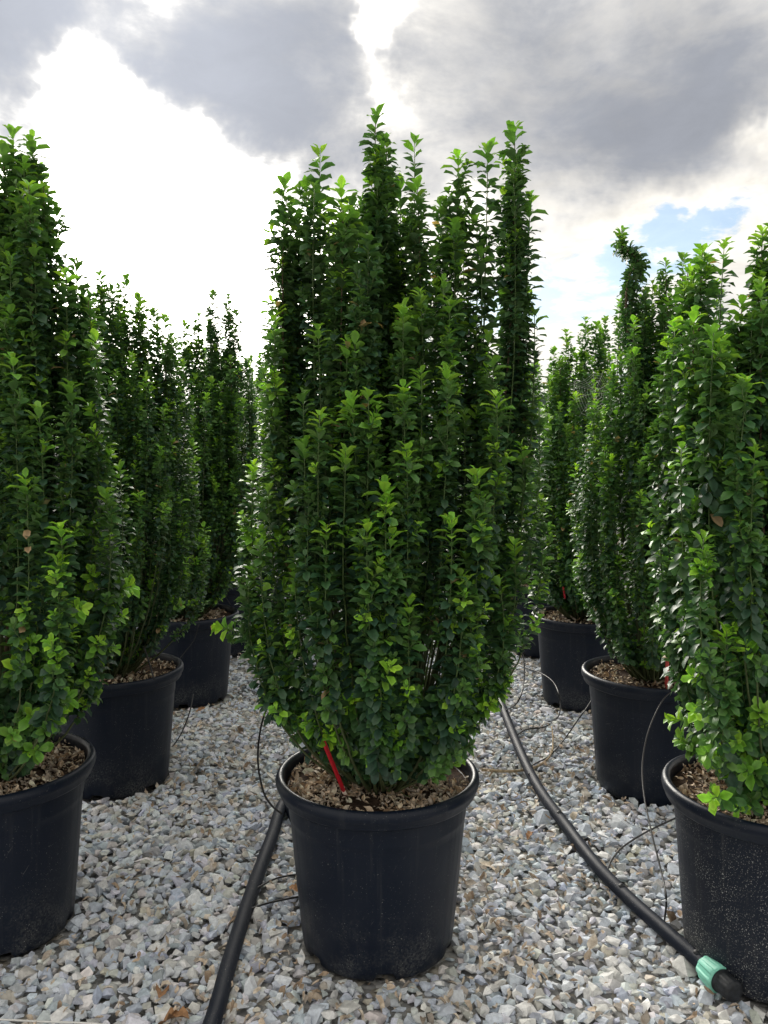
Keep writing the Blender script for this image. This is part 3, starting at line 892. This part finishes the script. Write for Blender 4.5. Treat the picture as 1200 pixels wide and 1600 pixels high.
counts = []
s_c, n = shrub(C0, 'tall upright evergreen shrub in a black pot standing alone in mid aisle', 2.05, .368, tips(C0, H_C), 21, 74, 14, .034, lush=1.05, hang=.25, mulch_n=2300); counts.append(n)
l1, n = shrub(ROW_L[0], 'potted shrub cut off by the left picture edge, front of the left row', 2.10, .345, tips(ROW_L[0], H_L1), 31, 82, 14, .034, lush=1.05, hang=.25, mulch_n=1700, pot_rot=.4); counts.append(n)
l2, n = shrub(ROW_L[1], 'potted shrub second in the left row, black pot behind the front left one', 1.98, .33, tips(ROW_L[1], H_L2), 41, 84, 16, .030, lush=1.05, hang=.3, mulch_n=900, pot_rot=.9); counts.append(n)
r1, n = shrub(ROW_R[0], 'potted shrub at the right picture edge in a pot speckled with white dust', 1.90, .30, tips(ROW_R[0], H_R1), 51, 80, 14, .036, lush=1.0, warm=.22, hang=.8, dusty=True, mulch_n=1700); counts.append(n)
crook = np.array([at(px, py, 3.12 + dy) for px, py, dy in ((992, 640, -.05), (988, 540, -.03), (984, 470, 0), (990, 432, .01), (1002, 412, .02), (990, 396, .01), (970, 386, 0), (968, 374, 0), (972, 358, 0))])
H_R2 += [(crook, .5, TALL), (crook[:-1] + np.array([.012, .02, -.02]), .2, TALL), (crook[:-2] + np.array([-.02, -.02, .0]), .1, TALL)]
r2, n = shrub(ROW_R[1], 'potted shrub second in the right row with a twisted shoot above its crown', 1.98, .32, tips(ROW_R[1], H_R2[:-3]) + H_R2[-3:], 61, 84, 14, .031, lush=1.05, warm=.16, hang=.6, mulch_n=900, pot_rot=.3); counts.append(n)
l3, n = shrub(ROW_L[2], 'potted shrub third in the left row with paired dark spires on top', 1.95, .37, tips(ROW_L[2], H_L3), 71, 118, 16, .035, False, 0, 1.15, hang=.3, mulch_n=0); counts.append(n)
r3, n = shrub(ROW_R[2], 'bright green potted shrub third in the right row, red tag in its pot', 1.86, .35, tips(ROW_R[2], H_R3), 81, 112, 14, .035, False, 0, 1.15, warm=.3, hang=.5, mulch_n=0); counts.append(n)
g1, n = shrub(ROW_L[3], 'fourth potted shrub of the left row, its pot half hidden in shade', 1.98, .40, [], 91, 110, 34, .036, False, 0, 1.15, hang=.3, mulch_n=0); counts.append(n)
g2, n = shrub(ROW_R[3], 'fourth potted shrub of the right row, just showing beside the middle shrub', 1.92, .39, [], 101, 110, 34, .036, False, 0, 1.15, warm=.25, hang=.4, mulch_n=0); counts.append(n)


def copy_tree(o, parent=None):
    c = o.copy(); COL.objects.link(c)
    if parent: c.parent = parent
    for ch in o.children: copy_tree(ch, c)
    return c


def far_copy(src, xy, rot, sz, label):
    c = copy_tree(src); c.location = (xy[0], xy[1], 0); c.rotation_euler.z = rot
    for ch in c.children:
        if ch.name.split('.')[0] in ('foliage', 'stem'): ch.scale = (1, 1, sz)
    c['label'] = label


rr = np.random.RandomState(5)
NTH = ['fifth', 'sixth', 'seventh', 'last']
FAR_L = [f'distant potted shrub, {w} from the front in the left row' for w in NTH]
FAR_R = [f'distant potted shrub, {w} from the front in the right row' for w in NTH]
BEH = ['nearest of four', 'second of four', 'third of four', 'farthest of four']
OUTER_L = [f'potted shrub in the outer row behind the left row, {w}' for w in BEH]
OUTER_R = [f'potted shrub in the outer row behind the right row, {w}' for w in BEH]
for k, xy in enumerate(ROW_L[4:]):
    far_copy((g1, g2, l3)[k % 3], xy, rr.uniform(0, 6), rr.uniform(.94, 1.06), FAR_L[k])
for k, xy in enumerate(ROW_R[4:]):
    far_copy((g2, g1, r3)[k % 3], xy, rr.uniform(0, 6), rr.uniform(.94, 1.06), FAR_R[k])
for k, xy in enumerate(OUT_L):
    far_copy((g1, g2)[k % 2], xy, rr.uniform(0, 6), rr.uniform(.9, 1.02), OUTER_L[k])
for k, xy in enumerate(OUT_R):
    far_copy((g2, g1)[k % 2], xy, rr.uniform(0, 6), rr.uniform(.9, 1.02), OUTER_R[k])
print('leaves', counts, sum(len(m.polygons) for m in bpy.data.meshes))


# ------------------------------------------------------------------ irrigation pipes
def pipe_obj(name, pts, rad, mat, seg=20, per=10, parent=None):
    V, F = tube(catmull(pts, per), rad, seg)
    return link(name, np_mesh(name, V, F, mat), parent)


PR = 0.0195
R_PX = [(792, 1120), (812, 1172), (842, 1232), (884, 1290), (932, 1352), (985, 1406), (1040, 1455), (1088, 1497), (1108, 1515)]
r_pts = [on_ground(x, y, .030) for x, y in R_PX]
r_pts = [on_ground(x, y, .03) for x, y in ((735, 960), (757, 1010), (770, 1050), (780, 1090))] + r_pts[1:]
pipe = link('irrigation_pipe', None); pipe.location = (0, 0, 0)
setp(pipe, 'black irrigation pipe curving along the right, its end closed by a mint green coupling', 'pipe', 'irrigation pipes on the gravel')
pipe_obj('hose', r_pts, PR, M_PIPE, parent=pipe)
for (x, y) in ((868, 1270), (965, 1384), (1085, 1488)):
    p = on_ground(x, y, .047); k = int(np.argmin([np.linalg.norm(q[:2] - p[:2]) for q in catmull(r_pts, 30)])); q = catmull(r_pts, 30)[k]
    V, F = lathe([(.0095, -.004), (.0095, .001), (.0075, .003), (.004, .0035), (.0035, .0055), (.0008, .006)], 16)
    o = link('outlet', np_mesh('outlet', V, F, M_CAP), pipe); o.location = q + np.array([0, -.004, PR - .001])


def oriented(o, p, d):
    o.matrix_local = Matrix.Translation(Vector(p.tolist())) @ Vector(d.tolist()).to_track_quat('Z', 'X').to_matrix().to_4x4()


end = r_pts[-1]; ed = unit(r_pts[-1] - r_pts[-2])


def ribbed(profile, seg, ribs, depth):
    V, F = [], []
    a = np.linspace(0, 2 * np.pi, seg, endpoint=False)
    rib = np.clip(np.cos(a * ribs) * 3.0, -1, 1) * depth
    for (rd, z, k) in profile: V.append(np.stack([(rd + rib * k) * np.cos(a), (rd + rib * k) * np.sin(a), np.full(seg, z)], -1))
    for i in range(len(profile) - 1):
        for j in range(seg):
            p, q = i * seg + j, i * seg + (j + 1) % seg
            F.append((p, q, q + seg, p + seg))
    return np.concatenate(V), np.array(F)


V, F = ribbed([(.0198, -.004, 0), (.0265, -.003, .4), (.0290, .004, 1), (.0330, .040, 1), (.0345, .050, 1), (.0340, .056, .6), (.0300, .057, 0), (.0265, .054, 0)], 144, 8, .0020)
o = link('coupling_nut', np_mesh('coupling_nut', V, F, M_TEAL), pipe); oriented(o, end - ed * .012, ed)
V, F = ribbed([(.026, .050, 0), (.0285, .054, 0), (.0288, .060, 0), (.0262, .062, 0), (.0262, .066, .6), (.0258, .096, .6), (.0255, .099, 0), (.0235, .103, 0), (.015, .104, 0), (.0005, .104, 0)], 96, 12, .0008)
o = link('end_cap', np_mesh('end_cap', V, F, M_CAP), pipe); oriented(o, end - ed * .012, ed)

L_PX = [(318, 1640), (340, 1572), (356, 1512), (378, 1440), (400, 1375), (424, 1310), (446, 1255)]
l_pts = [on_ground(x, y, .030) for x, y in L_PX]
dirn = unit(l_pts[-1] - l_pts[-2])
l_pts = [l_pts[0] + (l_pts[0] - l_pts[1]) * 3] + l_pts + [np.array([-.245, 2.62, .03]), np.array([-.20, 2.95, .03]), np.array([-.10, 3.5, .03]), np.array([.0, 4.3, .03])]
pl = link('irrigation_pipe', None)
setp(pl, 'black irrigation pipe running from the picture bottom up to the middle pot', 'pipe', 'irrigation pipes on the gravel')
pipe_obj('hose', l_pts, .0205, M_PIPE, parent=pl)

# ------------------------------------------------------------------ drip tubes
DRIP = 'thin black drip tubes'


def drip(label, pts, rad=.0030):
    pts = [np.asarray(p) for p in pts]
    o = pipe_obj('drip_tube', pts, rad, M_TUBE, 8, 8)
    setp(o, label, 'drip tube', DRIP)


g = on_ground
drip('thin black tube looping up beside the middle pot on its left', [at(441, 1272, 2.31), at(424, 1258, 2.32), at(411, 1235, 2.34), at(403, 1190, 2.36), at(407, 1140, 2.36), at(420, 1098, 2.34), at(436, 1062, 2.28), at(455, 1030, 2.2)])
drip('short thin tube from the left pipe to the middle pot, lower of two', [g(383, 1424, .04), g(415, 1412, .03), g(462, 1402, .02), g(500, 1395, .02)])
drip('short thin tube from the left pipe to the middle pot, upper of two', [g(398, 1390, .04), g(430, 1373, .035), g(466, 1366, .03), g(505, 1362, .02)])
drip('thin black tube rising from the gravel between second and third left pots', [g(262, 1176, .01), g(280, 1152, .02), at(291, 1128, 3.55), at(298, 1106, 3.6), at(302, 1085, 3.72)])
drip('thin tube making a wide loop from the right pipe towards the back', [g(803, 1152, .04), g(822, 1140, .02), g(850, 1136, .015), g(872, 1120, .02), at(875, 1095, 3.45), at(866, 1068, 3.55), at(845, 1052, 3.7), at(812, 1040, 3.9), at(800, 1034, 4.1)])
drip('thin tube running straight from the right pipe to the third right pot', [g(826, 1210, .045), g(832, 1196, .03), g(860, 1180, .02), g(884, 1152, .02), at(905, 1122, 3.45), at(921, 1100, 3.5), at(930, 1080, 3.55)])
drip('long thin tube arching down the front of the second right pot', [at(1056, 1075, 2.85), at(1035, 1095, 2.78), at(1014, 1140, 2.70), at(1004, 1190, 2.62), at(1006, 1240, 2.5), at(1018, 1300, 2.34), at(1034, 1365, 2.2), at(1041, 1405, 2.1), g(1038, 1442, .01)], .0026)
drip('short curved tube from the right pipe to the dusty pot', [g(948, 1362, .045), g(957, 1342, .04), g(975, 1322, .035), g(1010, 1300, .03), g(1052, 1280, .03), g(1090, 1264, .03)])
drip('short tube end curling at the foot of the dusty pot', [g(1066, 1470, .03), g(1075, 1464, .035), g(1095, 1461, .03), g(1115, 1468, .015)])
drip('thin tube hanging over the rim of the second left pot', [at(225, 1010, 3.0), at(232, 1032, 2.96), at(238, 1052, 2.90), at(241, 1062, 2.89)])
drip('thin grey tube crossing in front of the third left pot', [at(311, 976, 3.98), at(303, 1000, 3.98), at(288, 1020, 3.95), at(280, 1030, 3.9)], .0022)
drip('thin tube reaching up over the rim of the third right pot', [at(830, 976, 4.12), at(838, 950, 4.12), at(850, 925, 4.15), at(872, 905, 4.2)], .0022)
drip('thin tube standing by the hidden fourth left pot', [at(347, 925, 5.1), at(352, 932, 5.08), at(360, 945, 5.05)], .0022)
drip('thin tube coming off behind the middle shrub beside the right pipe', [g(790, 1110, .03), at(808, 1098, 3.2), at(818, 1068, 3.3), at(819, 1035, 3.4), at(815, 1015, 3.45)])

# ------------------------------------------------------------------ plant tags, twig, cord
def stake(label, top, tip, w, mat, name='plant_tag', cat='plant tag'):
    top, tip = np.asarray(top), np.asarray(tip); d = unit(top - tip); L = np.linalg.norm(top - tip)
    # folded strip: V section, pointed foot
    zs = [0, .12 * L, L]; ws = [.25 * w, w, w]; V = []
    for z, q in zip(zs, ws): V += [(-q / 2, 0, z), (0, -.25 * w, z), (q / 2, 0, z), (0, -.25 * w + .0016, z)]
    F = []
    for i in range(2):
        for j in range(4):
            p, q = i * 4 + j, i * 4 + (j + 1) % 4
            F.append((p, q, q + 4, p + 4))
    F += [(3, 2, 1, 0), (8, 9, 10, 11)]
    o = link(name, np_mesh(name, V, F, mat, None, False))
    zax = Vector(d.tolist()); yax = Vector((0, 1, 0)); xax = yax.cross(zax).normalized(); yax = zax.cross(xax)
    m = Matrix((xax, yax, zax)).transposed().to_4x4(); m.translation = Vector(tip.tolist()); o.matrix_world = m
    setp(o, label, cat, 'plant tags stuck in the pots')


def on_soil(px, py): return on_ground(px, py, SOIL_Z + .005)


stake('bright red plastic plant tag leaning in the pot of the middle shrub', at(502, 1150, 1.915), on_soil(542, 1242) - np.array([0, 0, .01]), .0105, M_RED)
stake('faded red plant tag standing upright in the second right pot', at(1044, 1003, 2.86), at(1041, 1076, 2.90), .013, M_RED_FADED)
stake('small red tag among leaves in the third right pot', at(880, 917, 4.05), at(883, 936, 4.08), .010, M_RED)
stake('small orange stake in mulch between the first two left shrubs', at(136, 1016, 2.75), at(139, 1052, 2.95), .014, M_ORANGE, 'plant_stake', 'plant stake')
tw = pipe_obj('twig', [g(862, 1135, .03), g(864, 1158, .025), g(860, 1180, .02), g(838, 1198, .02), g(800, 1205, .02), g(752, 1203, .02)], np.linspace(.003, .0065, 41), M_TWIG, 8, 8)
setp(tw, 'dry tan twig lying across the gravel beside the right pipe', 'twig')
cord = pipe_obj('cord', [g(-120, 1588, .035), g(0, 1593, .033), g(60, 1596, .03), g(150, 1600, .03), g(260, 1615, .03)], .0022, M_CORD, 6, 8)
setp(cord, 'white cord stretched across the gravel in the bottom left corner', 'cord')


# ------------------------------------------------------------------ fallen leaves on the gravel
def litter():
    r = np.random.RandomState(77)
    x = r.uniform(-1.5, 1.5, 9000); y = 1.5 + 4.2 * r.rand(9000) ** 1.2
    den = .24 + .5 * np.clip(np.sin(x * 4.2 + 1.2) * np.sin(y * 3.3 + .4), 0, 1)
    for (hx, hy, hr, am) in [(.42, 2.35, .22, 1.0), (.5, 3.0, .3, .6), (-.30, 2.0, .15, .8), (-.42, 1.80, .14, 1.0), (.45, 2.6, .25, .6), (-.55, 2.6, .3, .4), (-.8, 4.0, .3, .6), (.33, 2.1, .18, .7)]:
        den += am * np.exp(-((x - hx) ** 2 + (y - hy) ** 2) / hr ** 2)
    k = (r.rand(9000) < den * .85) & clear_of_pots(x, y, .215) & (np.abs(x) < .6 * y + .2)
    x, y = x[k], y[k]; n = len(x)
    pos = np.stack([x, y, .016 + undul(x, y) * .7 + r.uniform(0, .008, n)], -1)
    cols = DRY_COLS[r.randint(0, len(DRY_COLS), n)] * r.uniform(.85, 1.15, (n, 1)) * np.array([1.0, .98, .93])
    cols = cols * .7 + cols.mean(1, keepdims=True) * .3
    V, F, C = place([(v - np.array([0, .5, 0]), f) for v, f, e in DRY_T], pos, rot_mats(n, r, .45), .026 * np.exp(r.normal(0, .3, n)), cols, r)
    o = link('leaf_litter', np_mesh('leaf_litter', V, F, M_DRY, C))
    setp(o, 'dry tan fallen leaves scattered over the grey gravel', 'fallen leaves', kind='stuff')
    # a few big crumpled brown ones stand out singly
    for i, (px, py, s, lab) in enumerate([(248, 1560, .075, 'crumpled brown dead leaf by the white cord at bottom left'), (296, 1592, .085, 'large brown curled leaf beside the left pipe at the bottom'),
                                          (832, 1300, .05, 'reddish brown dry leaf on gravel inside the bend of the right pipe'), (452, 1385, .05, 'brown dry leaf between the left pipe and the middle pot'), (306, 1112, .05, 'brown dead leaf at the foot of the third left pot')]):
        v, f, e = leaf_template(6, .26, 1.6 - .5 * i, .6, .9 - .4 * i, .09, True)
        me = np_mesh('dead_leaf', v, f, M_DRY, np.repeat(np.array([[.36, .20, .10]]), len(v), 0))
        o = link('dead_leaf', me); o.location = g(px, py, .034); o.rotation_euler = (.15, .2, i * 1.3); o.scale = (s, s, s)
        setp(o, lab, 'dead leaf', 'single dead leaves on the gravel')


litter()


# ------------------------------------------------------------------ far lamp post
def lamp():
    b = at(428, 620, 40.0); b[2] = 0; t = at(428, 552, 40.0)
    root = link('street_lamp', None); root.location = b
    setp(root, 'thin grey street lamp with bent head far behind the left row', 'street lamp')
    V, F = tube(np.array([(0, 0, 0), (0, 0, 2.5), (0, 0, t[2])]), [.07, .055, .04], 10)
    link('pole', np_mesh('pole', V, F, M_STEEL), root)
    V, F = tube(np.array([(0, 0, t[2] - .02), (.02, 0, t[2] + .10), (.14, 0, t[2] + .16), (.26, 0, t[2] + .17)]), [.04, .045, .07, .03], 10)
    link('lamp_head', np_mesh('lamp_head', V, F, M_STEEL), root)


lamp()


# ------------------------------------------------------------------ cobweb strung between two right-hand shrubs
def cobweb():
    r = np.random.RandomState(9)
    c = at(930, 612, 3.45); Vs, Fs, off = [], [], 0
    def thread(a, b, sag):
        nonlocal off
        m = (a + b) / 2 + np.array([0, 0, -sag])
        V, F = tube(bez(a, m, b, 7), .0005, 3, False); Vs.append(V); Fs.append(F + off); off += len(V)
    spokes = []
    for i in range(11):
        a = i * 2 * np.pi / 11 + r.uniform(-.15, .15); L = r.uniform(.07, .12)
        spokes.append(np.array([math.cos(a) * L, .25 * math.cos(a) * L + .02 * r.rand(), math.sin(a) * L * 1.2])); thread(c, c + spokes[-1], .003)
    for k in range(2, 9):
        for i in range(11): thread(c + spokes[i] * k / 9.5, c + spokes[(i + 1) % 11] * k / 9.5, .002)
    o = link('cobweb', np_mesh('cobweb', np.concatenate(Vs), np.concatenate(Fs), M_WEB))
    setp(o, 'faint grey cobweb strung between the second and third right shrubs', 'cobweb')


cobweb()
